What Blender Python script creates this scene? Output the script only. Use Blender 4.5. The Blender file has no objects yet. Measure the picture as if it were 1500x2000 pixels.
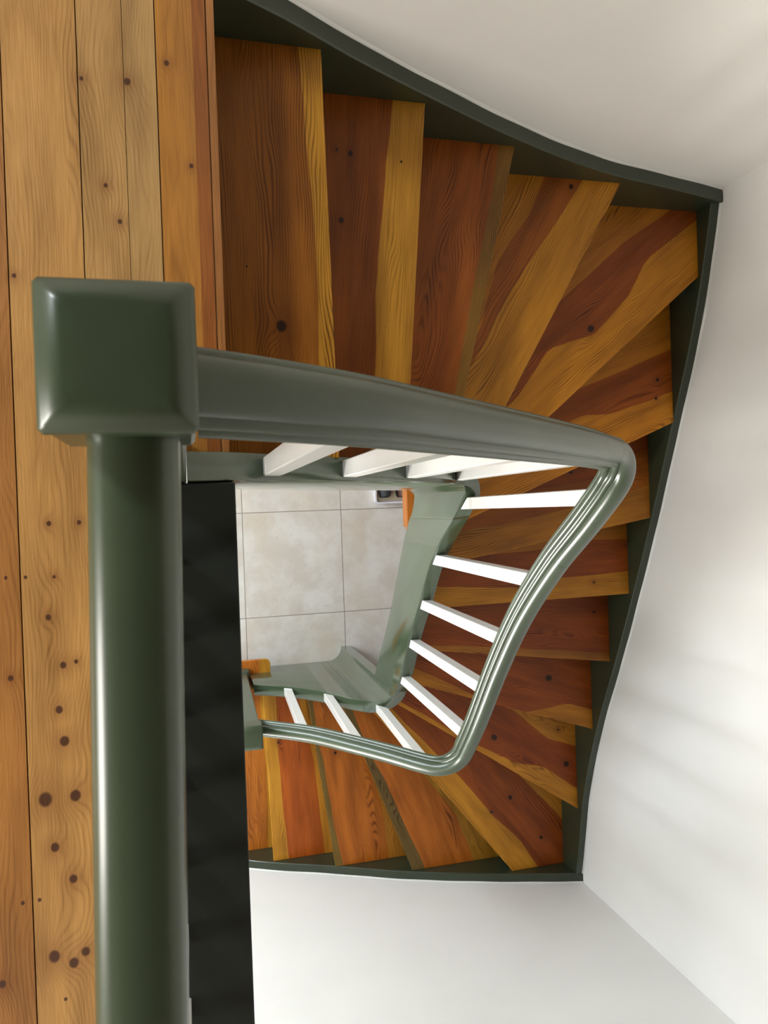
import bpy, bmesh, math, random
from mathutils import Vector, Matrix

scene = bpy.context.scene
COL = scene.collection
random.seed(4)
RISE = 0.18
DROP = 3.06            # height of the landing above the tiled hall floor


def srgb(r, g, b):
    f = lambda c: c / 12.92 if c <= 0.04045 else ((c + 0.055) / 1.055) ** 2.4
    return (f(r / 255), f(g / 255), f(b / 255), 1.0)


# ------------------------------------------------------------------ camera, light, exposure
cam_d = bpy.data.cameras.new('camera')
cam = bpy.data.objects.new('camera', cam_d)
COL.objects.link(cam)
R = Matrix(((0.96635517, 0.03575514, -0.25471407),
            (-0.03524752, 0.99935709, 0.00655844),
            (0.25478481, 0.00264026, 0.96699417)))
cam.matrix_world = Matrix.Translation((0, 0, 1.575)) @ R.to_4x4()
cam_d.sensor_fit = 'VERTICAL'
cam_d.sensor_height = 36.0
cam_d.lens = 36.0 * 1465 / 2000
cam_d.clip_start = 0.02
cam_d.dof.use_dof = True
cam_d.dof.focus_distance = 2.6
cam_d.dof.aperture_fstop = 14.0
scene.camera = cam

world = bpy.data.worlds.new('sky')
scene.world = world
world.use_nodes = True
wbg = world.node_tree.nodes['Background']
wbg.inputs[0].default_value = (0.75, 0.86, 1.0, 1)
wbg.inputs[1].default_value = 1.0


def area(name, loc, target, sx, sy, power, color, spread=180):
    d = bpy.data.lights.new(name, 'AREA')
    d.shape = 'RECTANGLE'
    d.size, d.size_y = sx, sy
    d.energy = power
    d.color = color
    d.spread = math.radians(spread)
    o = bpy.data.objects.new(name, d)
    COL.objects.link(o)
    o.location = loc
    o.rotation_euler = (Vector(target) - Vector(loc)).to_track_quat('-Z', 'Y').to_euler()
    return o


area('skylight_daylight', (-2.5, 2.15, 2.64), (-0.2, 0.2, 0.3), 0.5, 0.5, 88, (0.92, 0.97, 1.0))
area('door_daylight', (-2.84, 0.95, -1.85), (0.2, -0.7, -1.85), 1.1, 2.0, 168, (0.84, 0.925, 1.0))
area('landing_window_daylight', (-2.85, -0.9, 1.40), (1.6, 0.6, 0.5), 1.0, 1.0, 112, (1.0, 0.955, 0.89))
area('hall_window_daylight', (-0.72, -2.0, -1.5), (0.45, 1.1, 0.7), 0.85, 1.1, 52, (1.0, 0.965, 0.91), 100)

scene.view_settings.view_transform = 'Standard'
scene.view_settings.look = 'None'
scene.view_settings.gamma = 1.0
scene.view_settings.use_curve_mapping = False
scene.view_settings.exposure = -0.17


# ------------------------------------------------------------------ node helpers
class NT:
    def __init__(self, name):
        self.m = bpy.data.materials.new(name)
        self.m.use_nodes = True
        self.t = self.m.node_tree
        self.p = self.t.nodes['Principled BSDF']

    def n(self, kind, **kw):
        o = self.t.nodes.new(kind)
        for k, v in kw.items():
            setattr(o, k, v)
        return o

    def put(self, sock, v):
        if hasattr(v, 'is_linked') or isinstance(v, bpy.types.NodeSocket):
            self.t.links.new(v, sock)
        else:
            sock.default_value = v

    def math(self, op, a, b=0.0, c=None, clamp=False):
        o = self.n('ShaderNodeMath', operation=op, use_clamp=clamp)
        self.put(o.inputs[0], a)
        self.put(o.inputs[1], b)
        if c is not None:
            self.put(o.inputs[2], c)
        return o.outputs[0]

    def smooth(self, x, lo, hi, a=0.0, b=1.0):
        o = self.n('ShaderNodeMapRange', interpolation_type='SMOOTHSTEP')
        self.put(o.inputs[0], x)
        for i, v in enumerate((lo, hi, a, b)):
            self.put(o.inputs[1 + i], v)
        return o.outputs[0]

    def mix(self, fac, a, b, mode='MIX'):
        o = self.n('ShaderNodeMix', data_type='RGBA', blend_type=mode)
        self.put(o.inputs[0], fac)
        self.put(o.inputs[6], a)
        self.put(o.inputs[7], b)
        return o.outputs[2]

    def comb(self, x, y, z=0.0):
        o = self.n('ShaderNodeCombineXYZ')
        for i, v in enumerate((x, y, z)):
            self.put(o.inputs[i], v)
        return o.outputs[0]

    def noise(self, vec, scale=1.0, detail=2.0, rough=0.5):
        o = self.n('ShaderNodeTexNoise', noise_dimensions='3D')
        self.put(o.inputs['Vector'], vec)
        o.inputs['Scale'].default_value = scale
        o.inputs['Detail'].default_value = detail
        o.inputs['Roughness'].default_value = rough
        return o.outputs[0]

    def attr(self, name):
        return self.n('ShaderNodeAttribute', attribute_name=name)

    def sep(self, vec):
        o = self.n('ShaderNodeSeparateXYZ')
        self.put(o.inputs[0], vec)
        return o.outputs

    def bump(self, h, strength, dist=0.002):
        o = self.n('ShaderNodeBump')
        o.inputs['Strength'].default_value = strength
        o.inputs['Distance'].default_value = dist
        self.put(o.inputs['Height'], h)
        self.t.links.new(o.outputs[0], self.p.inputs['Normal'])

    def done(self, color, rough=0.4, coat=0.0, spec=0.5):
        self.put(self.p.inputs['Base Color'], color)
        self.put(self.p.inputs['Roughness'], rough)
        self.p.inputs['Specular IOR Level'].default_value = spec
        self.p.inputs['Coat Weight'].default_value = coat
        self.p.inputs['Coat Roughness'].default_value = 0.12
        return self.m


def wood_material(name, cols, knots=(), spacing=0.0065, ring=0.5, n_sd=0, tone_attr=False, knot_col=(30, 16, 10),
                  rough=0.42, coat=0.15, swirl=0.045, spec=0.4):
    """attribute 'wood' = (along the grain, across the grain, seed) in metres; sd1.. are distances to the
    heartwood/sapwood borders; cols run from the nosing backwards."""
    k = NT(name)
    a, c, s = k.sep(k.attr('wood').outputs['Vector'])
    warp = k.noise(k.comb(k.math('MULTIPLY', a, 1.5), k.math('MULTIPLY', c, 6.0), s), 1.0, 2.0)
    wob = k.noise(k.comb(k.math('MULTIPLY', a, 7.0), k.math('MULTIPLY', c, 14.0), k.math('ADD', s, 5.0)), 1.0, 2.0)
    ph = k.math('ADD', c, k.math('MULTIPLY', warp, swirl * 2))
    ph = k.math('ADD', ph, k.math('MULTIPLY', wob, 0.006))
    dark = None
    halo = None
    for (ka, kc, kr) in knots:
        da = k.math('SUBTRACT', a, ka)
        dc = k.math('SUBTRACT', c, kc)
        d2 = k.math('ADD', k.math('MULTIPLY', k.math('MULTIPLY', da, da), 0.75), k.math('MULTIPLY', dc, dc))
        if kr > 0.0045:
            e = k.math('EXPONENT', k.math('DIVIDE', d2, -(kr * 2.6) ** 2))
            ph = k.math('ADD', ph, k.math('MULTIPLY', e, kr * 1.5))
            halo = e if halo is None else k.math('MAXIMUM', halo, e)
        d = k.math('ADD', k.math('SQRT', d2), k.math('MULTIPLY', k.math('SUBTRACT', wob, 0.5), kr * 0.9))
        w = k.smooth(d, kr * 0.55, kr * 0.95, 1.0, 0.0)
        dark = w if dark is None else k.math('MAXIMUM', dark, w)
    sn = k.math('SINE', k.math('MULTIPLY', ph, 2 * math.pi / spacing))
    late = k.math('POWER', k.math('MULTIPLY_ADD', sn, 0.5, 0.5), 2.8)
    fade = k.smooth(k.noise(k.comb(k.math('MULTIPLY', a, 2.0), k.math('MULTIPLY', c, 22.0), k.math('ADD', s, 9.0)), 1.0, 2.0), 0.3, 0.7)
    if tone_attr:
        col = k.attr('tone').outputs['Color']
    else:
        cols = [(c_[0] * 0.965, c_[1] * 0.985, c_[2] * 0.78) for c_ in cols]
        col = srgb(*cols[0])
    for i in range(n_sd):
        sd = k.math('ADD', k.attr('sd%d' % (i + 1)).outputs['Fac'], k.math('MULTIPLY', k.math('SUBTRACT', wob, 0.5), 0.012))
        col = k.mix(k.smooth(sd, -0.0015, 0.0025), col, srgb(*cols[i + 1]))
    patch = k.noise(k.comb(k.math('MULTIPLY', a, 3.0), k.math('MULTIPLY', c, 16.0), k.math('ADD', s, 20.0)), 1.0, 3.0)
    fib = k.noise(k.comb(k.math('MULTIPLY', a, 9.0), k.math('MULTIPLY', c, 520.0), s), 1.0, 2.0)
    val = k.math('ADD', k.smooth(patch, 0.25, 0.75, 0.8, 1.18), k.smooth(fib, 0.25, 0.75, -0.12, 0.12))
    val = k.math('SUBTRACT', val, k.math('MULTIPLY', k.math('MULTIPLY', late, fade), ring))
    g = k.comb(val, k.math('POWER', val, 1.15), k.math('POWER', val, 1.3))
    col = k.mix(1.0, col, g, 'MULTIPLY')
    # fine dark pores and scratches
    pore = k.noise(k.comb(k.math('MULTIPLY', a, 60.0), k.math('MULTIPLY', c, 260.0), k.math('ADD', s, 3.0)), 1.0, 1.0)
    col = k.mix(k.smooth(pore, 0.76, 0.84, 0.0, 0.5), col, srgb(40, 22, 10))
    if halo is not None:
        col = k.mix(k.math('MULTIPLY', halo, 0.35), col, srgb(95, 42, 14))
    if dark is not None:
        col = k.mix(k.math('MULTIPLY', dark, 0.93), col, srgb(*knot_col))
    k.bump(k.math('SUBTRACT', fib, k.math('MULTIPLY', late, 0.6)), 0.12, 0.0006)
    return k.done(col, k.smooth(fib, 0.2, 0.8, rough - 0.06, rough + 0.1), coat, spec)


def paint(name, rgb, rough=0.25, coat=0.0, wave=0.12, spec=0.5, tint=0.06):
    k = NT(name)
    pos = k.n('ShaderNodeNewGeometry').outputs['Position']
    n1 = k.noise(pos, 9.0, 3.0)
    n2 = k.noise(pos, 70.0, 2.0)
    b = srgb(*rgb)
    col = k.mix(k.smooth(n1, 0.3, 0.7), tuple(x * (1 - tint) for x in b[:3]) + (1,), tuple(x * (1 + tint) for x in b[:3]) + (1,))
    k.bump(k.math('ADD', n1, k.math('MULTIPLY', n2, 0.12)), wave, 0.004)
    return k.done(col, rough, coat, spec)


GREEN = paint('green_gloss_paint', (60, 74, 52), 0.17, 0.85, 0.03)
GREEN_RAIL = paint('green_gloss_rail_paint', (64, 76, 56), 0.31, 0.08, 0.03)
GREEN_DARK = paint('dark_green_gloss_paint', (48, 56, 40), 0.3, 0.1, 0.04)
GREEN_SHADED = paint('shaded_green_paint', (24, 28, 23), 0.45, 0.0, 0.03, spec=0.3)  # dark green paint with the shade under the rail put into its colour
WHITE = paint('white_gloss_paint', (226, 225, 220), 0.25, 0.2, 0.05, tint=0.015)
PLASTIC = paint('white_tray_plastic', (232, 230, 238), 0.35, 0.0, 0.0)
LINER = paint('cream_tray_liner', (225, 212, 185), 0.6, 0.0, 0.0)
DARKRUBBER = paint('dark_grey_fabric', (48, 50, 52), 0.7, 0.0, 0.2)
BROWNLEATHER = paint('brown_leather', (92, 58, 44), 0.5, 0.0, 0.2)
CHROME = NT('brushed_metal').done((0.6, 0.6, 0.6, 1), 0.3)


def plaster(name, rgb):
    k = NT(name)
    pos = k.n('ShaderNodeNewGeometry').outputs['Position']
    n1 = k.noise(pos, 3.0, 4.0)
    n2 = k.noise(pos, 130.0, 3.0)
    b = srgb(*rgb)
    col = k.mix(k.smooth(n1, 0.3, 0.7), tuple(x * 0.97 for x in b[:3]) + (1,), b)
    k.bump(k.math('ADD', k.math('MULTIPLY', n1, 2.0), k.math('MULTIPLY', n2, 0.25)), 0.1, 0.006)
    return k.done(col, 0.75, 0.0, 0.25)


WALL = plaster('painted_plaster', (237, 235, 230))
TIMBER = plaster('dark_ceiling_timber', (74, 60, 47))
CEIL = plaster('ceiling_paint', (238, 237, 234))

k = NT('stone_tile')
X, Y, Zz = k.sep(k.n('ShaderNodeNewGeometry').outputs['Position'])
gx = k.math('DIVIDE', k.math('SUBTRACT', X, 0.328), 0.612)
gy = k.math('DIVIDE', k.math('SUBTRACT', Y, -0.007), 0.642)


def edge(v, period):
    f = k.math('ABSOLUTE', k.math('SUBTRACT', k.math('FRACT', k.math('ADD', v, 0.5)), 0.5))
    return k.math('MULTIPLY', f, period)


grout = k.smooth(k.math('MINIMUM', edge(gx, 0.612), edge(gy, 0.642)), 0.0016, 0.003, 1.0, 0.0)
cell = k.math('ADD', k.math('MULTIPLY', k.math('FLOOR', gx), 7.3), k.math('MULTIPLY', k.math('FLOOR', gy), 3.1))
pv = k.comb(X, Y, cell)
n1 = k.noise(pv, 5.0, 6.0, 0.6)
n2 = k.noise(pv, 45.0, 4.0, 0.65)
n3 = k.noise(k.comb(k.math('MULTIPLY', X, 2.0), Y, k.math('ADD', cell, 40.0)), 1.7, 3.0)
tc = k.mix(k.smooth(n1, 0.34, 0.68), srgb(206, 198, 188), srgb(222, 219, 213))
tc = k.mix(k.smooth(n3, 0.45, 0.75, 0.0, 0.55), tc, srgb(206, 190, 168))
tc = k.mix(k.smooth(n2, 0.55, 0.75, 0.0, 0.4), tc, srgb(186, 178, 168))
tc = k.mix(grout, tc, srgb(142, 132, 120))
k.bump(k.math('SUBTRACT', k.math('MULTIPLY', n2, 0.2), grout), 0.3, 0.001)
TILE = k.done(tc, 0.5, 0.0, 0.4)

k = NT('window_glass')
k.p.inputs['Transmission Weight'].default_value = 1.0
k.p.inputs['Base Color'].default_value = (0.95, 0.98, 0.97, 1)
k.p.inputs['Roughness'].default_value = 0.02
k.p.inputs['IOR'].default_value = 1.1
GLASS = k.m


# ------------------------------------------------------------------ object helpers
def thing(name, label, cat, loc, group=None):
    o = bpy.data.objects.new(name, None)
    COL.objects.link(o)
    o.location = loc
    o.empty_display_size = 0.1
    o['label'] = label
    o['category'] = cat
    if group:
        o['group'] = group
    return o


def world_loc(o):
    v = Vector((0, 0, 0))
    while o is not None:
        v += Vector(o.location)
        o = o.parent
    return v


def obj(name, bm, m, parent=None, smooth=False, label=None, origin=None):
    """bm is in scene coordinates; the mesh is stored relative to the parent's origin (or its own base)."""
    bm.normal_update()
    bmesh.ops.recalc_face_normals(bm, faces=bm.faces)
    me = bpy.data.meshes.new(name)
    if origin is None:
        if parent is not None:
            origin = None
        else:
            lo = [min(v.co[i] for v in bm.verts) for i in range(3)]
            hi = [max(v.co[i] for v in bm.verts) for i in range(3)]
            origin = Vector(((lo[0] + hi[0]) / 2, (lo[1] + hi[1]) / 2, lo[2]))
    if parent is not None:
        off = world_loc(parent)
        local = Vector((0, 0, 0))
        shift = off
    else:
        local = Vector(origin)
        shift = local
    for v in bm.verts:
        v.co -= shift
    bm.to_mesh(me)
    bm.free()
    me.materials.append(m)
    if smooth:
        for p in me.polygons:
            p.use_smooth = True
    o = bpy.data.objects.new(name, me)
    COL.objects.link(o)
    o.parent = parent
    o.location = local
    if label:
        o['label'] = label
    return o


def tag(o, label, cat, group=None):
    o['label'] = label
    o['category'] = cat
    if group:
        o['group'] = group
    return o


def structure(name, bm, m, parent=None):
    o = obj(name, bm, m, parent)
    o['kind'] = 'structure'
    return o


def box(bm, x0, x1, y0, y1, z0, z1, bevel=0.0, seg=2):
    vs = [bm.verts.new((x, y, z)) for z in (z0, z1) for y in (y0, y1) for x in (x0, x1)]
    idx = ((0, 2, 3, 1), (4, 5, 7, 6), (0, 1, 5, 4), (2, 6, 7, 3), (0, 4, 6, 2), (1, 3, 7, 5))
    fs = [bm.faces.new([vs[i] for i in f]) for f in idx]
    if bevel:
        es = list({e for f in fs for e in f.edges})
        bmesh.ops.bevel(bm, geom=es, offset=bevel, segments=seg, profile=0.5, affect='EDGES')
    return vs


def boxes(*bs):
    bm = bmesh.new()
    for b in bs:
        box(bm, *b)
    return bm


def rings(bm, loops, close=True, caps=True):
    """loft through a list of vertex loops (lists of points)."""
    rows = [[bm.verts.new(p) for p in lp] for lp in loops]
    n = len(rows[0])
    for r0, r1 in zip(rows, rows[1:]):
        for i in range(n if close else n - 1):
            j = (i + 1) % n
            bm.faces.new((r0[i], r0[j], r1[j], r1[i]))
    if caps:
        bm.faces.new(rows[0][::-1])
        bm.faces.new(rows[-1])
    return rows


def shade_by_angle(o, deg=35):
    me = o.data
    bm = bmesh.new()
    bm.from_mesh(me)
    lim = math.radians(deg)
    for f in bm.faces:
        f.smooth = True
    for e in bm.edges:
        e.smooth = not (len(e.link_faces) == 2 and e.calc_face_angle(0.0) > lim)
    bm.to_mesh(me)
    bm.free()
    return o


def interp(x, xs, ys):
    if x <= xs[0]:
        return ys[0] + (x - xs[0]) * 0.0
    for i in range(len(xs) - 1):
        if x <= xs[i + 1]:
            t = (x - xs[i]) / (xs[i + 1] - xs[i])
            return ys[i] + (ys[i + 1] - ys[i]) * t
    return ys[-1]


def pchip(xs, ys):
    """smooth monotone cubic through the points."""
    n = len(xs)
    d = [(ys[i + 1] - ys[i]) / (xs[i + 1] - xs[i]) for i in range(n - 1)]
    m = [d[0]] + [0.0 if d[i - 1] * d[i] <= 0 else 2 * d[i - 1] * d[i] / (d[i - 1] + d[i]) for i in range(1, n - 1)] + [d[-1]]

    def f(x):
        if x <= xs[0]:
            return ys[0] + m[0] * (x - xs[0])
        if x >= xs[-1]:
            return ys[-1] + m[-1] * (x - xs[-1])
        i = max(j for j in range(n - 1) if xs[j] <= x)
        h = xs[i + 1] - xs[i]
        t = (x - xs[i]) / h
        return ((2 * t ** 3 - 3 * t ** 2 + 1) * ys[i] + (t ** 3 - 2 * t ** 2 + t) * h * m[i]
                + (-2 * t ** 3 + 3 * t ** 2) * ys[i + 1] + (t ** 3 - t ** 2) * h * m[i + 1])
    return f


def well_path(x_start, x_end, y_up, x_mid, y_low, r_up, r_low, step=0.02):
    """plan line running along the upper flight, round the two corners and back along the lower flight.
    Returns points (x, y), the outward normal and the running length."""
    pts = []

    def line(a, b):
        n = max(2, int((Vector(b) - Vector(a)).length / step))
        for i in range(n):
            t = i / n
            pts.append((a[0] + (b[0] - a[0]) * t, a[1] + (b[1] - a[1]) * t))

    def arc(cx, cy, r, a0, a1):
        for i in range(12):
            t = math.radians(a0 + (a1 - a0) * i / 12)
            pts.append((cx + r * math.cos(t), cy + r * math.sin(t)))
    line((x_start, y_up), (x_mid - r_up, y_up))
    arc(x_mid - r_up, y_up - r_up, r_up, 90, 0)
    line((x_mid, y_up - r_up), (x_mid, y_low + r_low))
    arc(x_mid - r_low, y_low + r_low, r_low, 0, -90)
    line((x_mid - r_low, y_low), (x_end, y_low))
    pts.append((x_end, y_low))
    s = [0.0]
    for a, b in zip(pts, pts[1:]):
        s.append(s[-1] + math.dist(a, b))
    nor = []
    for i in range(len(pts)):
        a, b = pts[max(0, i - 1)], pts[min(len(pts) - 1, i + 1)]
        t = Vector((b[0] - a[0], b[1] - a[1])).normalized()
        nor.append(Vector((-t.y, t.x)))       # towards the treads
    return pts, nor, s


def s_of(path, x=None, y=None, flight='up'):
    """running length at a given x on the upper/lower flight or y on the middle flight."""
    pts, nor, s = path
    best = None
    for i, p in enumerate(pts):
        if flight == 'up' and i > len(pts) * 0.55:
            continue
        if flight == 'low' and i < len(pts) * 0.45:
            continue
        d = abs(p[0] - x) if flight in ('up', 'low') else abs(p[1] - y) + (10 if p[0] < 0.85 else 0)
        if best is None or d < best[0]:
            best = (d, s[i])
    return best[1]


# ------------------------------------------------------------------ room shell (z = 0 is the landing)
XR, YB, YF = 1.972, 1.14, -2.033
XL, YN = -2.9, 3.2
ZT = 2.6
structure('floor', boxes((XL, 2.1, YF - 0.1, YN, -DROP - 0.1, -DROP)), TILE)
structure('wall_right', boxes((XR, XR + 0.12, YF - 0.12, YB + 0.12, -DROP, ZT)), WALL)
structure('wall_front', boxes((XL, -1.2, YF - 0.12, YF, -DROP, ZT), (-0.25, XR, YF - 0.12, YF, -DROP, ZT),
                              (-1.2, -0.25, YF - 0.12, YF, -DROP, -2.1), (-1.2, -0.25, YF - 0.12, YF, -0.9, ZT)), WALL)
structure('wall_back', boxes((-0.02, XR, YB, YB + 0.12, -DROP, ZT)), WALL)
structure('wall_side', boxes((-0.02, 0.1, YB + 0.12, YN, -DROP, ZT)), WALL)
structure('wall_far', boxes((XL, 0.1, YN, YN + 0.12, -DROP, ZT)), WALL)
# wall on the hall side, with a glazed door below and a landing window above
structure('wall_left', boxes(
    (XL - 0.12, XL, YF - 0.12, -1.45, -DROP, ZT), (XL - 0.12, XL, 1.6, YN + 0.12, -DROP, ZT),
    (XL - 0.12, XL, -1.45, 0.3, -DROP, 0.9), (XL - 0.12, XL, -1.45, 0.3, 2.0, ZT), (XL - 0.12, XL, -0.35, 0.3, 0.9, 2.0),
    (XL - 0.12, XL, 0.3, 1.6, -0.8, ZT)), WALL)
structure('ceiling', boxes((XL, XR, YF, 1.75, ZT, ZT + 0.1), (XL, 0.1, 2.55, YN, ZT, ZT + 0.1),
                           (XL, -2.85, 1.75, 2.55, ZT, ZT + 0.1), (-2.15, 0.1, 1.75, 2.55, ZT, ZT + 0.1)), TIMBER)
w = structure('window_1', boxes((XL - 0.1, XL - 0.04, -1.45, -1.39, 0.9, 2.0), (XL - 0.1, XL - 0.04, -0.41, -0.35, 0.9, 2.0),
                                (XL - 0.1, XL - 0.04, -1.39, -0.41, 0.9, 0.96), (XL - 0.1, XL - 0.04, -1.39, -0.41, 1.94, 2.0)), WHITE)
w = structure('window_2', boxes((-1.2, -1.14, YF - 0.1, YF - 0.04, -2.1, -0.9), (-0.31, -0.25, YF - 0.1, YF - 0.04, -2.1, -0.9),
                                (-1.14, -0.31, YF - 0.1, YF - 0.04, -2.1, -2.04), (-1.14, -0.31, YF - 0.1, YF - 0.04, -0.96, -0.9)), WHITE)
w = structure('door_1', boxes((XL - 0.1, XL - 0.04, 0.3, 0.38, -DROP, -0.8), (XL - 0.1, XL - 0.04, 1.52, 1.6, -DROP, -0.8),
                              (XL - 0.1, XL - 0.04, 0.38, 1.52, -DROP, -DROP + 0.12), (XL - 0.1, XL - 0.04, 0.38, 1.52, -0.88, -0.8)), WHITE)

# landing boards: every board a slab, 2 mm apart, one mesh
PLANK = [(-1.30, (172, 118, 58)), (-1.10, (186, 134, 72)), (-0.86, (178, 124, 62)), (-0.66, (182, 130, 70)), (-0.48, (168, 112, 54)),
         (-0.3135, (190, 140, 78)), (-0.176, (186, 142, 84)), (-0.027, (180, 120, 48)), (0.046, (152, 88, 34)), (0.074, (168, 110, 56))]
bm = bmesh.new()
tone_rows = []


def plank(x0, x1, rgb, y0, y1):
    before = len(bm.verts)
    box(bm, x0, x1, y0, y1, -0.03, 0.0)
    tone_rows.append((len(bm.verts) - before, srgb(rgb[0] * 0.865, rgb[1] * 0.87, rgb[2] * 0.86), random.uniform(0, 50)))


xs = [XL]
while xs[-1] + 0.2 < -1.32:
    xs.append(xs[-1] + 0.2)
for i, x in enumerate(xs):
    x1 = xs[i + 1] if i + 1 < len(xs) else -1.30
    plank(x + 0.001, x1 - 0.001, random.choice([(180, 128, 66), (188, 138, 76), (170, 116, 56)]), YF, YN)
for i, (x, rgb) in enumerate(PLANK):
    x1 = PLANK[i + 1][0] if i + 1 < len(PLANK) else 0.0905
    y1 = YN if x1 <= -0.02 else YB
    y0 = YF if x < -0.1 else (YF if x < -0.05 else 0.125)
    if x == -0.176:
        # a long shrinkage crack splits this board
        plank(x + 0.001, -0.0905, rgb, y0, y1)
        plank(-0.0893, x1 - 0.001, (184, 143, 88), 0.125, y1)
    else:
        plank(x + (0.0 if x == 0.046 else 0.0012), x1 - (0.0012 if i + 1 < len(PLANK) and x1 != 0.046 else 0), rgb, y0, y1)
# dark slabs added under the floorboards to stop light leaking through the gaps
before = len(bm.verts)
for b_ in ((XL, -0.11, YF, YN), (-0.109, -0.02, 0.166, YN), (-0.0199, 0.06, 0.166, YB)):
    box(bm, *b_, -0.055, -0.0305)
tone_rows.append((len(bm.verts) - before, srgb(30, 20, 12), 0.0))
LKN = [(-0.169,0.863,0.006),(-0.083,0.866,0.008),(-0.006,0.912,0.006),(-0.131,0.656,0.006),(-0.107,0.586,0.007),(0.035,0.708,0.005),(-0.304,0.470,0.005),(-0.337,-0.303,0.006),(-0.259,-0.009,0.006),(-0.204,-0.009,0.005),(-0.253,-0.113,0.005),(-0.266,-0.191,0.007),(-0.304,-0.111,0.004),(-0.339,-0.110,0.004),(-0.243,-0.286,0.008),(-0.219,-0.281,0.005),(-0.253,-0.372,0.009),(-0.246,-0.434,0.011),(-0.285,-0.544,0.016),(-0.229,-0.543,0.012),(-0.270,-0.639,0.010),(-0.239,-0.705,0.010),(-0.301,-0.736,0.004),(-0.331,-0.737,0.004),(-0.278,-0.850,0.014),(-0.244,-0.869,0.011),(-0.221,-0.851,0.010),(-0.261,-0.937,0.004),(-0.372,-0.886,0.009)]
BOARDS = wood_material('landing_floorboards', [(180, 130, 70)], [(y, x, r_) for x, y, r_ in LKN], spacing=0.0085, ring=0.26, swirl=0.1,
                       tone_attr=True, knot_col=(62, 34, 22), rough=0.36, coat=0.1)
coords = [v.co.copy() for v in bm.verts]
lf = structure('floor_upper', bm, BOARDS)
lf.data.attributes.new('wood', 'FLOAT_VECTOR', 'POINT')
lf.data.attributes.new('tone', 'FLOAT_COLOR', 'POINT')
at, tn = lf.data.attributes['wood'], lf.data.attributes['tone']
j = 0
for n_, c_, seed in tone_rows:
    for _ in range(n_):
        v = coords[j]
        at.data[j].vector = (v.y, v.x - v.z, 0.0)
        tn.data[j].color = c_
        j += 1
structure('ceiling_lower', boxes((XL, -0.11, YF, YN, -0.26, -0.056)), CEIL)


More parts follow.
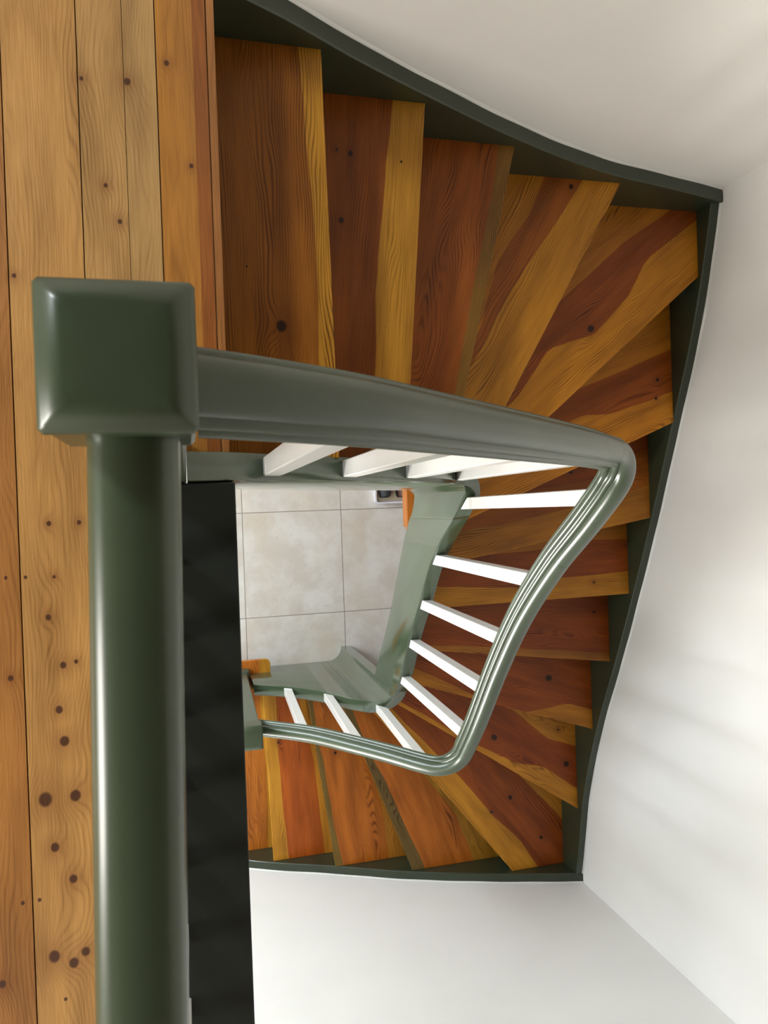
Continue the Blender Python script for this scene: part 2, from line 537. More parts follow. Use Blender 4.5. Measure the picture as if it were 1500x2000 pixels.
# ------------------------------------------------------------------ staircase
stair = thing('winder_staircase', 'turning wooden staircase with orange-brown treads and green painted strings', 'staircase', (1.0, -0.4, -DROP))
TR = {
1:([(0.348,1.095),(0.358,0.132)],[[(0.294,1.091),(0.306,0.852),(0.321,0.527),(0.318,0.357)]],[(0.231,0.431,0.019),(0.155,0.567,0.003)]),
2:([(0.666,1.093),(0.599,0.356)],[[(0.575,1.090),(0.550,0.903),(0.518,0.669),(0.500,0.369)]],[(0.452,0.936,0.008),(0.416,0.943,0.006),(0.421,0.758,0.008),(0.592,0.926,0.004)]),
3:([(1.011,1.087),(0.829,0.361)],[[(0.960,1.086),(0.929,0.921),(0.861,0.654),(0.798,0.368)]],[]),
4:([(1.490,1.086),(1.053,0.350)],[[(1.341,1.081),(1.211,0.896),(1.070,0.712),(0.944,0.492)],[(1.203,1.088),(1.138,0.953),(1.022,0.798),(0.956,0.577)]],[(1.300,1.064,0.012)]),
5:([(1.932,0.842),(1.333,0.347)],[[(1.922,1.050),(1.710,0.898),(1.626,0.756),(1.476,0.607),(1.291,0.551),(1.164,0.380)],[(1.815,1.086),(1.617,0.954),(1.347,0.731),(1.187,0.589)]],[(1.464,0.630,0.014)]),
6:([(1.926,0.301),(1.059,-0.044)],[[(1.929,0.426),(1.803,0.385),(1.635,0.335),(1.526,0.332)],[(1.921,0.597),(1.677,0.499),(1.494,0.432),(1.351,0.376)]],[(1.864,0.476,0.009),(1.854,0.401,0.007)]),
7:([(1.927,-0.088),(1.036,-0.231)],[[(1.912,0.049),(1.639,-0.019),(1.287,-0.080),(1.151,-0.096)],[(1.905,0.204),(1.643,0.078),(1.291,0.035),(1.111,-0.001)]],[(1.561,0.119,0.010)]),
8:([(1.925,-0.433),(0.990,-0.435)],[[(1.929,-0.331),(1.580,-0.343),(1.430,-0.375),(1.007,-0.345)],[(1.924,-0.187),(1.748,-0.179),(1.485,-0.212),(1.080,-0.227)]],[(1.756,-0.370,0.008)]),
9:([(1.923,-0.775),(0.999,-0.645)],[[(1.925,-0.736),(1.454,-0.673),(0.990,-0.621)]],[(1.856,-0.533,0.010)]),
10:([(1.930,-1.150),(1.009,-0.836)],[[(1.928,-1.052),(1.801,-1.008),(1.678,-1.021),(1.497,-1.030),(1.238,-0.880),(1.011,-0.762)]],[(1.700,-0.871,0.022)]),
11:([(1.939,-1.624),(0.965,-0.968)],[[(1.934,-1.518),(1.745,-1.377),(1.585,-1.336),(1.354,-1.204),(1.032,-0.990)],[(1.930,-1.292),(1.773,-1.231),(1.661,-1.133),(1.583,-1.067),(1.304,-0.927)]],[(1.874,-1.376,0.015),(1.474,-1.192,0.018),(1.833,-1.192,0.008)]),
12:([(1.629,-1.983),(0.884,-1.038)],[[(1.776,-1.981),(1.677,-1.821),(1.519,-1.660),(1.463,-1.584),(1.325,-1.416),(1.027,-1.087)],[(1.938,-1.761),(1.835,-1.634),(1.689,-1.476),(1.360,-1.231)]],[(1.631,-1.585,0.012),(1.519,-1.649,0.012),(1.804,-1.826,0.012)]),
13:([(1.122,-1.980),(0.771,-1.055)],[[(1.192,-1.980),(1.084,-1.726),(0.979,-1.461),(0.899,-1.313),(0.823,-1.085)],[(1.476,-1.979),(1.421,-1.830),(1.380,-1.711),(1.126,-1.368)]],[]),
14:([(0.731,-1.976),(0.610,-1.053)],[[(0.772,-1.982),(0.723,-1.718),(0.683,-1.400),(0.659,-1.284),(0.638,-1.084)],[(1.037,-1.980),(1.003,-1.685),(0.937,-1.460),(0.774,-1.112)]],[(0.751,-1.352,0.012)]),
15:([(0.409,-1.978),(0.380,-1.036)],[[(0.496,-1.980),(0.475,-1.754),(0.455,-1.343),(0.457,-1.066)],[(0.703,-1.985),(0.682,-1.754),(0.655,-1.425),(0.587,-1.109)]],[(0.459,-1.314,0.010)]),
16:([(0.150,-1.978),(0.150,-1.036)],[[(0.266,-1.967),(0.283,-1.498),(0.275,-1.0)],[(0.399,-1.987),(0.401,-1.512),(0.382,-1.208)]],[]),
}
SAP = (194, 134, 52)
TCOL = {1: [SAP, (150, 88, 28)], 2: [(184, 126, 48), (136, 70, 22)], 3: [(128, 88, 36), (150, 78, 24)],
        4: [(190, 124, 38), (154, 82, 24), (176, 110, 34)], 5: [(194, 124, 34), (144, 70, 20), (180, 110, 34)],
        6: [(190, 118, 32), (150, 74, 20), (182, 112, 32)], 7: [(158, 98, 30), (144, 76, 20), (134, 62, 15)],
        8: [(174, 112, 33), (132, 61, 16), (164, 98, 30)], 9: [(148, 90, 32), (132, 60, 15)],
        10: [(172, 106, 32), (138, 64, 17)], 11: [(184, 118, 38), (138, 62, 17), (178, 112, 36)],
        12: [(192, 127, 42), (144, 68, 21), (184, 118, 40)], 13: [(104, 80, 48), (180, 98, 34), (176, 120, 44)],
        14: [(120, 92, 50), (184, 100, 36), (182, 116, 46)], 15: [(198, 134, 50), (176, 84, 28), (196, 126, 46)],
        16: [(192, 108, 42), (194, 110, 44), (206, 142, 54)]}
TLAB = {1: 'top tread with a black knot and a narrow yellow front edge', 3: 'tread with a dark streaked grey front edge',
        13: 'tread with a ragged dark grey-brown front edge', 14: 'tread with a flame grain and thin grey front edge'}


def side(l, p):
    (x0, y0), (x1, y1) = l
    return (x1 - x0) * (p[1] - y0) - (y1 - y0) * (p[0] - x0)


def clip(poly, l, keep):
    out = []
    n = len(poly)
    for i in range(n):
        a, b = poly[i], poly[(i + 1) % n]
        sa, sb = side(l, a) * keep, side(l, b) * keep
        if sa >= 0:
            out.append(a)
        if (sa > 0 > sb) or (sa < 0 < sb):
            t = sa / (sa - sb)
            out.append((a[0] + (b[0] - a[0]) * t, a[1] + (b[1] - a[1]) * t))
    return out


def shifted(l, d):
    (x0, y0), (x1, y1) = l
    t = Vector((x1 - x0, y1 - y0)).normalized()
    n = Vector((t.y, -t.x)) * d        # outer -> inner direction; this side is uphill
    return [(x0 + n.x, y0 + n.y), (x1 + n.x, y1 + n.y)]


lines = {0: [(0.0895, 1.095), (0.0895, 0.13)]}
for i in TR:
    lines[i] = TR[i][0]


def region(i):
    if i <= 5:
        return [(0.0, 0.121), (1.934, 0.121), (1.934, 1.092), (0.0, 1.092)] if i < 5 else [(0.0, 0.10), (1.934, 0.10), (1.934, 1.092), (0.0, 1.092)]
    if i <= 11:
        return [(0.952, -1.985), (1.934, -1.985), (1.934, 1.092), (0.952, 1.092)]
    return [(0.0, -1.985), (1.934, -1.985), (1.934, -0.99), (0.0, -0.99)]


def clean(poly):
    out = []
    for p in poly:
        if not out or math.dist(p, out[-1]) > 1e-4:
            out.append(p)
    if math.dist(out[0], out[-1]) < 1e-4:
        out.pop()
    return out


def make_tread(i):
    nose, borders, knots = TR[i]
    z = -i * RISE
    o_, i_ = Vector(nose[0]), Vector(nose[1])
    t = (i_ - o_).normalized()
    up = Vector((t.y, -t.x))
    # uphill must point at the previous nosing
    prev = Vector(lines[i - 1][0]) * 0.5 + Vector(lines[i - 1][1]) * 0.5
    flip = 1 if (prev - o_).dot(up) > 0 else -1
    up = up * flip
    poly = region(i)
    keep = 1 if side(nose, prev) > 0 else -1
    poly = clip(poly, nose, keep)
    back = shifted(lines[i - 1], 0.032)
    # board runs a little way under the tread above
    mid = (Vector(nose[0]) + Vector(nose[1])) * 0.5
    kb = 1 if side(back, mid) > 0 else -1
    poly = clean(clip(poly, back, kb))
    bm = bmesh.new()
    if i == 16:
        # curtail end of the bottom tread: it runs out past the string with a rounded corner
        poly = [(0.150, -1.985), (0.44, -1.985), (0.44, -1.0), (0.445, -0.96)]
        for q in range(7):
            aa = math.radians(-5 + 95 * q / 6)
            poly.append((0.418 + 0.030 * math.cos(aa), -0.902 + 0.030 * math.sin(aa)))
        poly += [(0.22, -0.874), (0.150, -0.90)]
    f = bm.faces.new([bm.verts.new((p[0], p[1], z)) for p in poly])
    f.normal_update()
    if f.normal.z < 0:
        f.normal_flip()
    ret = bmesh.ops.extrude_face_region(bm, geom=[f])
    for v in [g for g in ret['geom'] if isinstance(g, bmesh.types.BMVert)]:
        v.co.z -= 0.034
    bm.faces.remove(f) if False else None
    bmesh.ops.recalc_face_normals(bm, faces=bm.faces)
    per = [e for e in bm.edges if all(abs(v.co.z - z) < 1e-6 for v in e.verts)]
    bmesh.ops.bevel(bm, geom=per, offset=0.003, segments=2, profile=0.5, affect='EDGES')
    # cut into a grid so that the grain borders can follow their curves
    xs_ = [v.co.x for v in bm.verts]
    ys_ = [v.co.y for v in bm.verts]
    x = min(xs_) + 0.03
    while x < max(xs_) - 0.01:
        bmesh.ops.bisect_plane(bm, geom=bm.verts[:] + bm.edges[:] + bm.faces[:], plane_co=(x, 0, 0), plane_no=(1, 0, 0))
        x += 0.04
    y = min(ys_) + 0.03
    while y < max(ys_) - 0.01:
        bmesh.ops.bisect_plane(bm, geom=bm.verts[:] + bm.edges[:] + bm.faces[:], plane_co=(0, y, 0), plane_no=(0, 1, 0))
        y += 0.04
    bm.normal_update()

    def loc(p):
        d = Vector(p[:2]) - o_
        return d.dot(t), d.dot(up)
    bl = [sorted(loc(p) for p in b) for b in borders]
    rows = []
    seed = i * 3.7
    for v in bm.verts:
        a, b = loc(v.co)
        rows.append(((a, b + (z - v.co.z), seed), [b - interp(a, [q[0] for q in B], [q[1] for q in B]) for B in bl]))
    kn = [(*loc(p), p[2]) for p in knots]
    mat = wood_material('tread_wood_%d' % i, TCOL[i], kn, spacing=random.uniform(0.006, 0.0085),
                        ring=random.uniform(0.55, 0.68), n_sd=len(bl), rough=0.4, coat=0.04, swirl=random.uniform(0.06, 0.13), spec=0.22)
    ob = obj('tread', bm, mat, stair, label=TLAB.get(i))
    ob.data.attributes.new('wood', 'FLOAT_VECTOR', 'POINT')
    for q in range(len(bl)):
        ob.data.attributes.new('sd%d' % (q + 1), 'FLOAT', 'POINT')
    at = ob.data.attributes['wood']
    sds = [ob.data.attributes['sd%d' % (q + 1)] for q in range(len(bl))]
    for q, (vec, sd) in enumerate(rows):
        at.data[q].vector = vec
        for w_, s_ in zip(sds, sd):
            w_.data[q].value = s_
    # riser board under the previous nosing
    l = shifted(lines[i - 1], 0.034 * 1)
    A, B = clip_line(l, region(i))
    if A:
        d = (Vector(B) - Vector(A)).normalized()
        nn = Vector((d.y, -d.x)) * 0.016
        bm = bmesh.new()
        q4 = [(A[0], A[1]), (B[0], B[1]), (B[0] + nn.x, B[1] + nn.y), (A[0] + nn.x, A[1] + nn.y)]
        rings(bm, [[(p[0], p[1], z - 0.001) for p in q4], [(p[0], p[1], z + RISE - 0.034) for p in q4]])
        obj('riser', bm, GREEN_DARK, stair)


def clip_line(l, poly):
    """part of the infinite line l inside the convex polygon."""
    hits = []
    n = len(poly)
    for i in range(n):
        a, b = poly[i], poly[(i + 1) % n]
        sa, sb = side(l, a), side(l, b)
        if (sa > 0) != (sb > 0):
            t = sa / (sa - sb)
            hits.append((a[0] + (b[0] - a[0]) * t, a[1] + (b[1] - a[1]) * t))
    if len(hits) < 2:
        return None, None
    # keep outer -> inner order
    d0 = Vector(l[1]) - Vector(l[0])
    hits.sort(key=lambda h: (Vector(h) - Vector(l[0])).dot(d0))
    return hits[0], hits[-1]


for i in range(1, 17):
    make_tread(i)

# wall strings, housed against the three walls
ws_top = {
    'back': ([0.0, 0.167, 0.25, 0.445, 0.687, 0.979, 1.20, 1.434, 1.70, 1.94], [0.05, -0.041, -0.085, -0.205, -0.337, -0.487, -0.585, -0.667, -0.73, -0.79]),
    'right': ([-2.033, -1.93, -1.55, -1.175, -0.72, -0.15, 0.23, 0.645, 0.90, 1.11], [-2.045, -2.008, -1.92, -1.778, -1.547, -1.277, -1.115, -0.943, -0.862, -0.81]),
    'front': ([0.10, 0.284, 0.716, 1.10, 1.614, 1.94], [-2.90, -2.755, -2.538, -2.34, -2.136, -2.03]),
}


def wall_string(key, axis, inner, outer, s0, s1):
    f = pchip(*ws_top[key])
    n = 48
    loops = []
    for i in range(n + 1):
        s = s0 + (s1 - s0) * i / n
        zt = f(s)
        zb = max(zt - 0.42, -DROP)
        c = 0.004
        sg = 1 if outer > inner else -1
        prof = [(inner, zb), (inner, zt - c), (inner + sg * c, zt), (outer - sg * c, zt), (outer, zt - c), (outer, zb)]
        loops.append([(s, q, z) if axis == 'x' else (q, s, z) for q, z in prof])
    bm = bmesh.new()
    rings(bm, loops)
    o = shade_by_angle(obj('wall_string', bm, GREEN_DARK, stair), 40)
    # thin bead of white filler where the string meets the plaster
    bm = bmesh.new()
    loops = []
    sg = 1 if outer > inner else -1
    for i in range(n + 1):
        s = s0 + (s1 - s0) * i / n
        zt = f(s)
        e = outer + sg * 0.0005
        prof = [(e, zt - 0.002), (e - sg * (0.0055 + 0.001 * math.sin(s * 23)), zt - 0.002), (e - sg * 0.004, zt + 0.004), (e, zt + 0.010 + 0.0012 * math.sin(s * 17))]
        loops.append([(s, q, z) if axis == 'x' else (q, s, z) for q, z in prof])
    rings(bm, loops)
    obj('filler_bead', bm, WHITE, o, label='thin white filler line along the wall')


wall_string('back', 'x', 1.09, YB - 0.001, 0.0, XR - 0.001)
wall_string('right', 'y', 1.932, XR - 0.001, YF + 0.001, YB - 0.001)
wall_string('front', 'x', -1.985, YF + 0.001, 0.12, XR - 0.001)

# string on the well side
SP = well_path(0.0042, 0.324, 0.065, 0.91, -0.95, 0.032, 0.085, 0.012)
KS, KZ = [], []
for x, z in ((0.0042, 0.042), (0.1, 0.0), (0.165, -0.05), (0.36, -0.19), (0.61, -0.40), (0.80, -0.62), (0.878, -0.745)):
    KS.append(s_of(SP, x=x, flight='up')); KZ.append(z)
for y, z in ((0.02, -0.825), (-0.051, -0.93), (-0.137, -1.075), (-0.238, -1.213), (-0.40, -1.372), (-0.579, -1.538), (-0.771, -1.695), (-0.865, -1.80)):
    KS.append(s_of(SP, y=y, flight='mid')); KZ.append(z)
for x, z in ((0.825, -2.02), (0.768, -2.10), (0.665, -2.28), (0.468, -2.50), (0.324, -2.60)):
    KS.append(s_of(SP, x=x, flight='low')); KZ.append(z)
string_top = pchip(KS, KZ)
BS, BZ = [], []
for x, z in ((0.0042, -0.52), (0.157, -0.64), (0.42, -0.93), (0.763, -1.28), (0.85, -1.36)):
    BS.append(s_of(SP, x=x, flight='up')); BZ.append(z)
for y, z in ((0.035, -1.385), (-0.025, -1.425), (-0.068, -1.477), (-0.508, -1.852), (-0.864, -2.19)):
    BS.append(s_of(SP, y=y, flight='mid')); BZ.append(z)
string_bot = pchip(BS, BZ)
s_a = s_of(SP, x=0.80, flight='up')
s_b = s_of(SP, y=-0.052, flight='mid')
s_c = s_of(SP, y=-0.86, flight='mid')
s_d = s_of(SP, x=0.818, flight='low')
s_end = SP[2][-1]


def inner_string(name, s0, s1, floor=False, gap=0.0006, label=None):
    pts, nor, s = SP
    idx = [i for i in range(len(pts)) if s0 - 1e-6 <= s[i] <= s1 + 1e-6]
    loops = []
    for n_, i in enumerate(idx):
        zt = string_top(s[i])
        zb = -DROP if floor else string_bot(s[i])
        p, nn = Vector(pts[i]), nor[i]
        g = 0.0
        row = []
        for off, z in ((0.0, zb + 0.004), (0.0, zt - 0.005), (0.0015, zt - 0.0015), (0.005, zt), (0.055, zt), (0.0585, zt - 0.0015), (0.06, zt - 0.005), (0.06, zb + 0.004), (0.056, zb), (0.004, zb)):
            q = p + nn * off
            row.append((q.x, q.y, z))
        loops.append(row)
    if gap:
        for e, o_ in ((0, 1), (-1, -2)):
            for q in range(len(loops[e])):
                a, b = Vector(loops[e][q]), Vector(loops[o_][q])
                d = (b - a)
                loops[e][q] = tuple(a + d.normalized() * gap) if d.length > gap else tuple(a)
    bm = bmesh.new()
    rings(bm, loops)
    return shade_by_angle(obj(name, bm, GREEN, stair, label=label), 38)


inner_string('inner_string', 0.0, s_a)
inner_string('string_corner', s_a, s_b)
inner_string('inner_string', s_b, s_c, label='tall pale green string face beside the well')
inner_string('string_corner', s_c, s_d, floor=True, label='rounded corner piece reaching down to the tiles')
inner_string('inner_string', s_d, s_end, floor=True)

# ------------------------------------------------------------------ balustrade of the stair
bal = thing('stair_balustrade', 'green moulded handrail with white balusters following the turning stair', 'balustrade', (0.94, -0.4, -1.2))
RP = well_path(0.0125, 0.286, 0.099, 0.94, -0.98, 0.062, 0.085, 0.012)
RS, RZ = [], []
for x, z in ((0.0135, 0.962), (0.06, 0.933), (0.167, 0.855), (0.28, 0.757), (0.445, 0.602), (0.719, 0.335), (0.878, 0.165)):
    RS.append(s_of(RP, x=x, flight='up')); RZ.append(z)
for y, z in ((0.034, 0.075), (-0.035, -0.025), (-0.165, -0.232), (-0.336, -0.448), (-0.525, -0.628), (-0.757, -0.840), (-0.893, -0.97)):
    RS.append(s_of(RP, y=y, flight='mid')); RZ.append(z)
for x, z in ((0.855, -1.105), (0.733, -1.30), (0.646, -1.43), (0.474, -1.665), (0.286, -1.842)):
    RS.append(s_of(RP, x=x, flight='low')); RZ.append(z)
rail_z = pchip(RS, RZ)
HALF = [(0.0, 0.030), (0.008, 0.0292), (0.0145, 0.0265), (0.0195, 0.0222), (0.0225, 0.0168), (0.0230, 0.0135), (0.0215, 0.0120), (0.0220, 0.0098),
        (0.0265, 0.0088), (0.0300, 0.0060), (0.0312, 0.0022), (0.0300, -0.0016), (0.0262, -0.0042), (0.0245, -0.0066), (0.0258, -0.0088),
        (0.0310, -0.0104), (0.0342, -0.0140), (0.0350, -0.0180), (0.0335, -0.0220), (0.0285, -0.0245), (0.0255, -0.0280), (0.0245, -0.0330),
        (0.0260, -0.0345), (0.0260, -0.0400), (0.0, -0.0400)]
PROFILE = HALF + [(-a, b) for a, b in HALF[-2:0:-1]]


def sweep_rail(name, s0, s1, label=None, scale=1.06):
    pts, nor, s = RP
    idx = [i for i in range(len(pts)) if s0 - 1e-6 <= s[i] <= s1 + 1e-6]
    loops = []
    for n_, i in enumerate(idx):
        h = 0.01
        dz = (rail_z(s[i] + h) - rail_z(s[i] - h)) / (2 * h)
        nn = nor[i]
        tan = Vector((nn.y, -nn.x, dz)).normalized()
        bi = Vector((nn.x, nn.y, 0))
        up = bi.cross(tan)
        if up.z < 0:
            up = -up
        # plumb lean is softened in the corners, as a joiner eases the wreath
        c = Vector((pts[i][0], pts[i][1], rail_z(s[i])))
        gap = 0.0004 if n_ in (0, len(idx) - 1) else 0.0
        if n_ == 0:
            c += tan * 0.0004
        if n_ == len(idx) - 1:
            c -= tan * 0.0004
        row = [c + bi * a * scale + up * b * scale for a, b in PROFILE]
        # both ends are cut square against the newel blocks
        if i == 0:
            row = [q + tan * ((0.0118 - q.x) / tan.x) for q in row]
        if i == len(pts) - 1:
            row = [q + tan * ((0.2845 - q.x) / tan.x) for q in row]
        loops.append([tuple(q) for q in row])
    # rings that would reach past the square cut are dropped
    if idx[0] == 0:
        lim = max(q[0] for q in loops[0])
        loops = loops[:1] + [l for l in loops[1:] if min(q[0] for q in l) > lim + 0.0005]
    if idx[-1] == len(pts) - 1:
        lim = min(q[0] for q in loops[-1])
        loops = [l for l in loops[:-1] if min(q[0] for q in l) > lim + 0.0005] + loops[-1:]
    bm = bmesh.new()
    rings(bm, loops)
    return shade_by_angle(obj(name, bm, GREEN_RAIL, bal, label=label), 40)


r_a = s_of(RP, x=0.845, flight='up')
r_b = s_of(RP, y=-0.14, flight='mid')
r_c = s_of(RP, y=-0.87, flight='mid')
r_d = s_of(RP, x=0.80, flight='low')
sweep_rail('handrail', 0.0, r_a)
sweep_rail('handrail_wreath', r_a, r_b, 'upper turned corner of the handrail')
sweep_rail('handrail', r_b, r_c)
sweep_rail('handrail_wreath', r_c, r_d, 'lower turned corner of the handrail')
sweep_rail('handrail', r_d, RP[2][-1])


def baluster(base, top, parent, w=0.0200, slope=(0.0, 0.0)):
    """square white baluster with two pairs of fine cut lines."""
    b, t = Vector(base), Vector(top)
    L = (t - b).length
    zs = [(0, 0)]
    for g in (0.055, 0.067):
        zs += [(g - 0.0012, 0), (g - 0.0006, 0.0012), (g + 0.0006, 0.0012), (g + 0.0012, 0)]
    for g in (L - 0.145, L - 0.133):
        zs += [(g - 0.0012, 0), (g - 0.0006, 0.0012), (g + 0.0006, 0.0012), (g + 0.0012, 0)]
    zs.append((L, 0))
    loops = []
    for s, ins in zs:
        c = b + (t - b) * (s / L)
        ww = w - ins
        e = 0.0022
        k_ = 1.0 if s == 0 else 0.0
        loops.append([(c.x + px, c.y + py, c.z + k_ * (slope[0] * px + slope[1] * py)) for px, py in ((-ww + e, -ww), (ww - e, -ww), (ww, -ww + e), (ww, ww - e), (ww - e, ww), (-ww + e, ww), (-ww, ww - e), (-ww, -ww + e))])
    bm = bmesh.new()
    rings(bm, loops)
    return obj('baluster', bm, WHITE, parent)


def st_at(x=None, y=None, fl='up'):
    return string_top(s_of(SP, x=x, y=y, flight=fl))


def rz_at(x=None, y=None, fl='up'):
    return rail_z(s_of(RP, x=x, y=y, flight=fl))


for x in (0.183, 0.388, 0.598, 0.845):
    sl = (st_at(x=x + 0.025) - st_at(x=x - 0.025)) / 0.05
    baluster((x, 0.096, st_at(x=x) + 0.001), (x, 0.098, rz_at(x=x) - 0.024), bal, slope=(sl, 0))
for yb, yt in ((0.003, 0.006), (-0.211, -0.220), (-0.407, -0.422), (-0.599, -0.615), (-0.792, -0.820)):
    sl = (st_at(y=yb + 0.025, fl='mid') - st_at(y=yb - 0.025, fl='mid')) / 0.05
    baluster((0.94, yb, st_at(y=yb, fl='mid') + 0.002), (0.94, yt, rz_at(y=yt, fl='mid') - 0.024), bal, slope=(0, sl))
for xb, xt in ((0.879, 0.842), (0.679, 0.656), (0.497, 0.466)):
    sl = (st_at(x=xb + 0.025, fl='low') - st_at(x=xb - 0.025, fl='low')) / 0.05
    baluster((xb, -0.98, st_at(x=xb, fl='low') + 0.002), (xt, -0.98, rz_at(x=xt, fl='low') - 0.024), bal, slope=(sl, 0))


def newel(parent, base, top, w, capw, cap_h, plinth=0.0, plinth_w=0.0, pillow=0.016, label=None):
    b, t = Vector(base), Vector(top)

    def sq(c, hw, e):
        return [(c.x + px, c.y + py, c.z) for px, py in ((-hw + e, -hw), (hw - e, -hw), (hw, -hw + e), (hw, hw - e), (hw - e, hw), (-hw + e, hw), (-hw, hw - e), (-hw, -hw + e))]

    def at(z):
        return b + (t - b) * ((z - b.z) / (t.z - b.z))
    bm = bmesh.new()
    loops = []
    zc = t.z - cap_h
    if plinth:
        loops += [sq(at(b.z), plinth_w, 0.003), sq(at(b.z + plinth - 0.012), plinth_w, 0.003), sq(at(b.z + plinth), plinth_w - 0.004, 0.003)]
        loops.append(sq(at(b.z + plinth + 0.008), w, 0.004))
    else:
        loops.append(sq(at(b.z), w, 0.004))
    loops.append(sq(at(zc + 0.001), w, 0.004))
    rings(bm, loops)
    post = obj('newel_post', bm, GREEN_RAIL, parent, label=label)
    bm = bmesh.new()
    H = capw
    prof = [(w + 0.0005, zc), (w + 0.002, zc + 0.004), (H - 0.008, zc + 0.024), (H - 0.003, zc + 0.027), (H - 0.002, zc + 0.032), (H - 0.002, t.z - 0.026),
            (H - 0.0003, t.z - 0.023), (H, t.z - 0.019), (H - 0.001, t.z - 0.0155), (H - 0.004, t.z - 0.0125)]
    for q in range(1, 7):
        a = q / 6
        prof.append((H - 0.004 - pillow * a, t.z - 0.0125 + 0.0115 * (1 - (1 - a) ** 1.8)))
    prof.append((H * 0.4, t.z - 0.0004))
    prof.append((H * 0.15, t.z))
    rings(bm, [sq(Vector((at(min(z, t.z)).x, at(min(z, t.z)).y, z)), hw, min(0.0035, hw * 0.2)) for hw, z in prof])
    cap = shade_by_angle(obj('newel_cap', bm, GREEN_RAIL, post), 32)
    shade_by_angle(post, 30)
    return post


newel(bal, (0.263, -0.972, -2.8795), (0.231, -0.968, -1.655), 0.043, 0.0525, 0.135, plinth=0.07, plinth_w=0.056)

# ------------------------------------------------------------------ landing balustrade
lan = thing('landing_balustrade', 'thick green landing handrail ending in a square capped newel post', 'balustrade', (-0.05, -0.9, 0.0))
newel(lan, (-0.0415, 0.109, -0.30), (-0.0415, 0.109, 1.052), 0.0440, 0.0528, 0.165, pillow=0.016)
# board along the landing edge, its dark green deepened to stand for shade
ls = obj('landing_string', boxes((-0.105, 0.0985, YF + 0.002, 0.062, -0.30, 0.018, 0.003)), GREEN_SHADED, lan, label='near-black board along the landing edge, painted darker for shade')
bm = bmesh.new()
LH = [(0.0, 0.026), (0.010, 0.0252), (0.020, 0.0225), (0.0275, 0.0175), (0.0322, 0.0105), (0.0338, 0.003), (0.0330, -0.003), (0.0305, -0.006),
      (0.0305, -0.0085), (0.0330, -0.010), (0.0342, -0.0135), (0.0330, -0.018), (0.0285, -0.0205), (0.0265, -0.028), (0.0275, -0.031), (0.0275, -0.036), (0.0, -0.036)]
LP_ = LH + [(-a, b) for a, b in LH[-2:0:-1]]


def lrx(y):
    return -0.037 + 0.0205 * (y - 0.04)


rings(bm, [[(lrx(y) + a, y, 0.972 + b) for a, b in LP_] for y in (0.066, -0.2, -0.6, -1.0, -1.5, YF + 0.003)])
shade_by_angle(obj('handrail', bm, GREEN_RAIL, lan), 40)
y = -0.09
while y > YF + 0.1:
    baluster((-0.045, y, 0.016), (lrx(y), y, 0.942), lan)
    y -= 0.15

# ------------------------------------------------------------------ things on the hall floor
# wooden bench under the turn of the stair
bench = thing('wooden_bench', 'varnished orange wooden bench edge below the string, beside the white tray', 'bench', (1.48, 0.35, -DROP))
k_bench = wood_material('bench_wood', [(196, 112, 46)], [], spacing=0.007, ring=0.25, rough=0.35, coat=0.2)


def with_wood(o, along=1):
    at = o.data.attributes.new('wood', 'FLOAT_VECTOR', 'POINT')
    for i_, v in enumerate(o.data.vertices):
        at.data[i_].vector = (v.co.y, v.co.x + v.co.z, 2.0)
    return o


bm = boxes((1.235, 1.62, -0.145, 0.85, -2.635, -2.60, 0.008))
with_wood(obj('seat', bm, k_bench, bench))
with_wood(obj('apron', boxes((1.238, 1.258, -0.12, 0.83, -2.69, -2.6345, 0.003)), k_bench, bench))
for lx in (1.262, 1.55):
    for ly in (0.37, 0.77):
        with_wood(obj('leg', boxes((lx, lx + 0.045, ly, ly + 0.045, -DROP, -2.634, 0.003)), k_bench, bench))

# white boot tray
tray = thing('shoe_tray', 'white plastic shoe tray on the tiled floor beneath the bench', 'tray', (1.29, 0.17, -DROP))
bm = bmesh.new()
tx0, tx1, ty0, ty1, zf = 1.155, 1.50, 0.022, 0.33, -DROP


def rrect(x0, x1, y0, y1, r, z, n=5):
    out = []
    for cx, cy, a0 in ((x1 - r, y1 - r, 0), (x0 + r, y1 - r, 90), (x0 + r, y0 + r, 180), (x1 - r, y0 + r, 270)):
        for q in range(n + 1):
            a = math.radians(a0 + 90 * q / n)
            out.append((cx + r * math.cos(a), cy + r * math.sin(a), z))
    return out


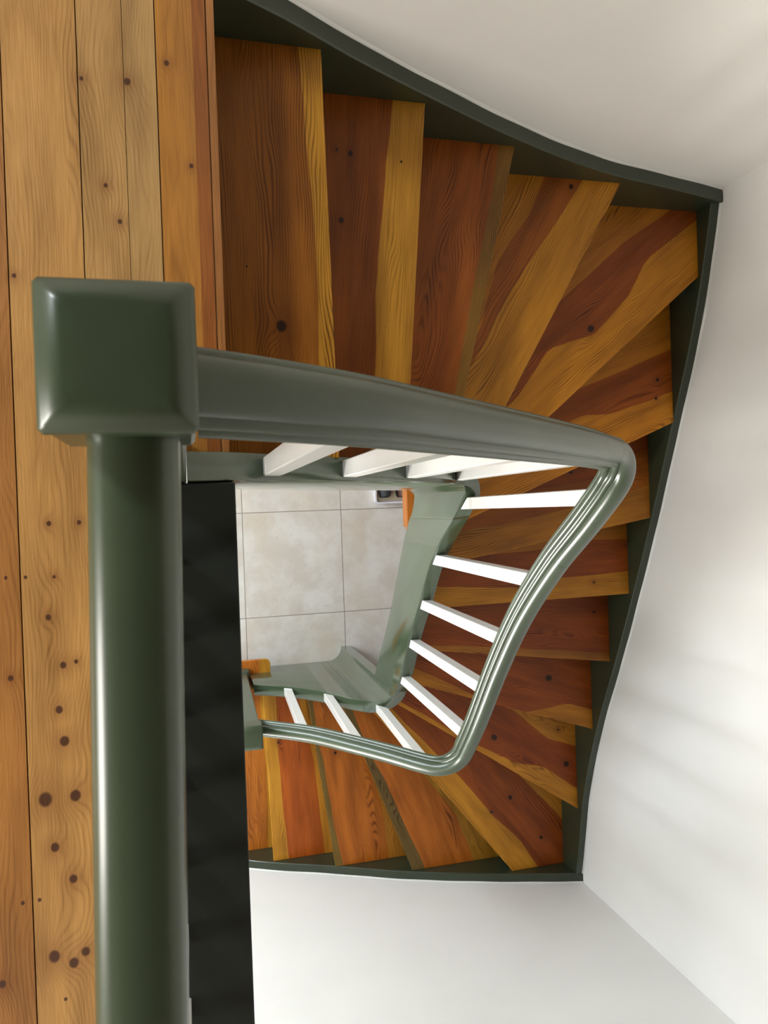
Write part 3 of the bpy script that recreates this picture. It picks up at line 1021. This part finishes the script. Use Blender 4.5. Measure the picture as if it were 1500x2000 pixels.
rings(bm, [rrect(tx0 + 0.006, tx1 - 0.006, ty0 + 0.006, ty1 - 0.006, 0.014, zf), rrect(tx0, tx1, ty0, ty1, 0.016, zf + 0.045),
           rrect(tx0 + 0.010, tx1 - 0.010, ty0 + 0.010, ty1 - 0.010, 0.012, zf + 0.045), rrect(tx0 + 0.014, tx1 - 0.014, ty0 + 0.014, ty1 - 0.014, 0.012, zf + 0.006)])
obj('tray_body', bm, PLASTIC, tray)
obj('liner', boxes((tx0 + 0.018, tx1 - 0.018, ty0 + 0.018, ty1 - 0.018, zf + 0.0062, zf + 0.008)), LINER, tray, label='cream liner in the tray')


def shoe(cx, cy, m, label, z, length=0.25, turn=0.0):
    root = thing('shoe', label, 'shoe', (cx, cy, z))
    prof = [(-0.5, 0.02, 0.05), (-0.47, 0.030, 0.075), (-0.36, 0.036, 0.082), (-0.2, 0.036, 0.078), (-0.05, 0.038, 0.066), (0.15, 0.043, 0.052), (0.32, 0.042, 0.042), (0.44, 0.033, 0.034), (0.5, 0.015, 0.024)]

    def tr(x, y_, z_):
        c_, s_ = math.cos(turn), math.sin(turn)
        return (cx + x * c_ - y_ * s_, cy + x * s_ + y_ * c_, z + z_)
    bm = bmesh.new()
    lo = []
    for t_, hw, h in prof:
        lo.append([tr(t_ * length, hw * math.cos(a) * (1.0 if math.sin(a) < 0.2 else 0.85), 0.016 + max(0.0, (h - 0.016) * (0.5 + 0.5 * math.sin(a)))) for a in [2 * math.pi * q / 12 for q in range(12)]])
    rings(bm, lo)
    shade_by_angle(obj('upper', bm, m, root), 50)
    bm = bmesh.new()
    outl = [(t_ * length * 1.01, hw * 1.06) for t_, hw, h in prof] + [(t_ * length * 1.01, -hw * 1.06) for t_, hw, h in prof[::-1]]
    rings(bm, [[tr(a, b, 0.0) for a, b in outl], [tr(a, b, 0.018) for a, b in outl]])
    obj('sole', bm, DARKRUBBER, root)


shoe(1.222, 0.185, DARKRUBBER, 'dark grey shoe in the white tray, farther from the bench edge', zf + 0.009, turn=math.pi / 2)
shoe(1.335, 0.185, BROWNLEATHER, 'brown shoe in the white tray, close to the bench edge', zf + 0.009, turn=math.pi / 2)

# ------------------------------------------------------------------ lift everything so that the hall floor lies at z = 0
for o in scene.objects:
    if o.parent is None:
        o.location.z += DROP
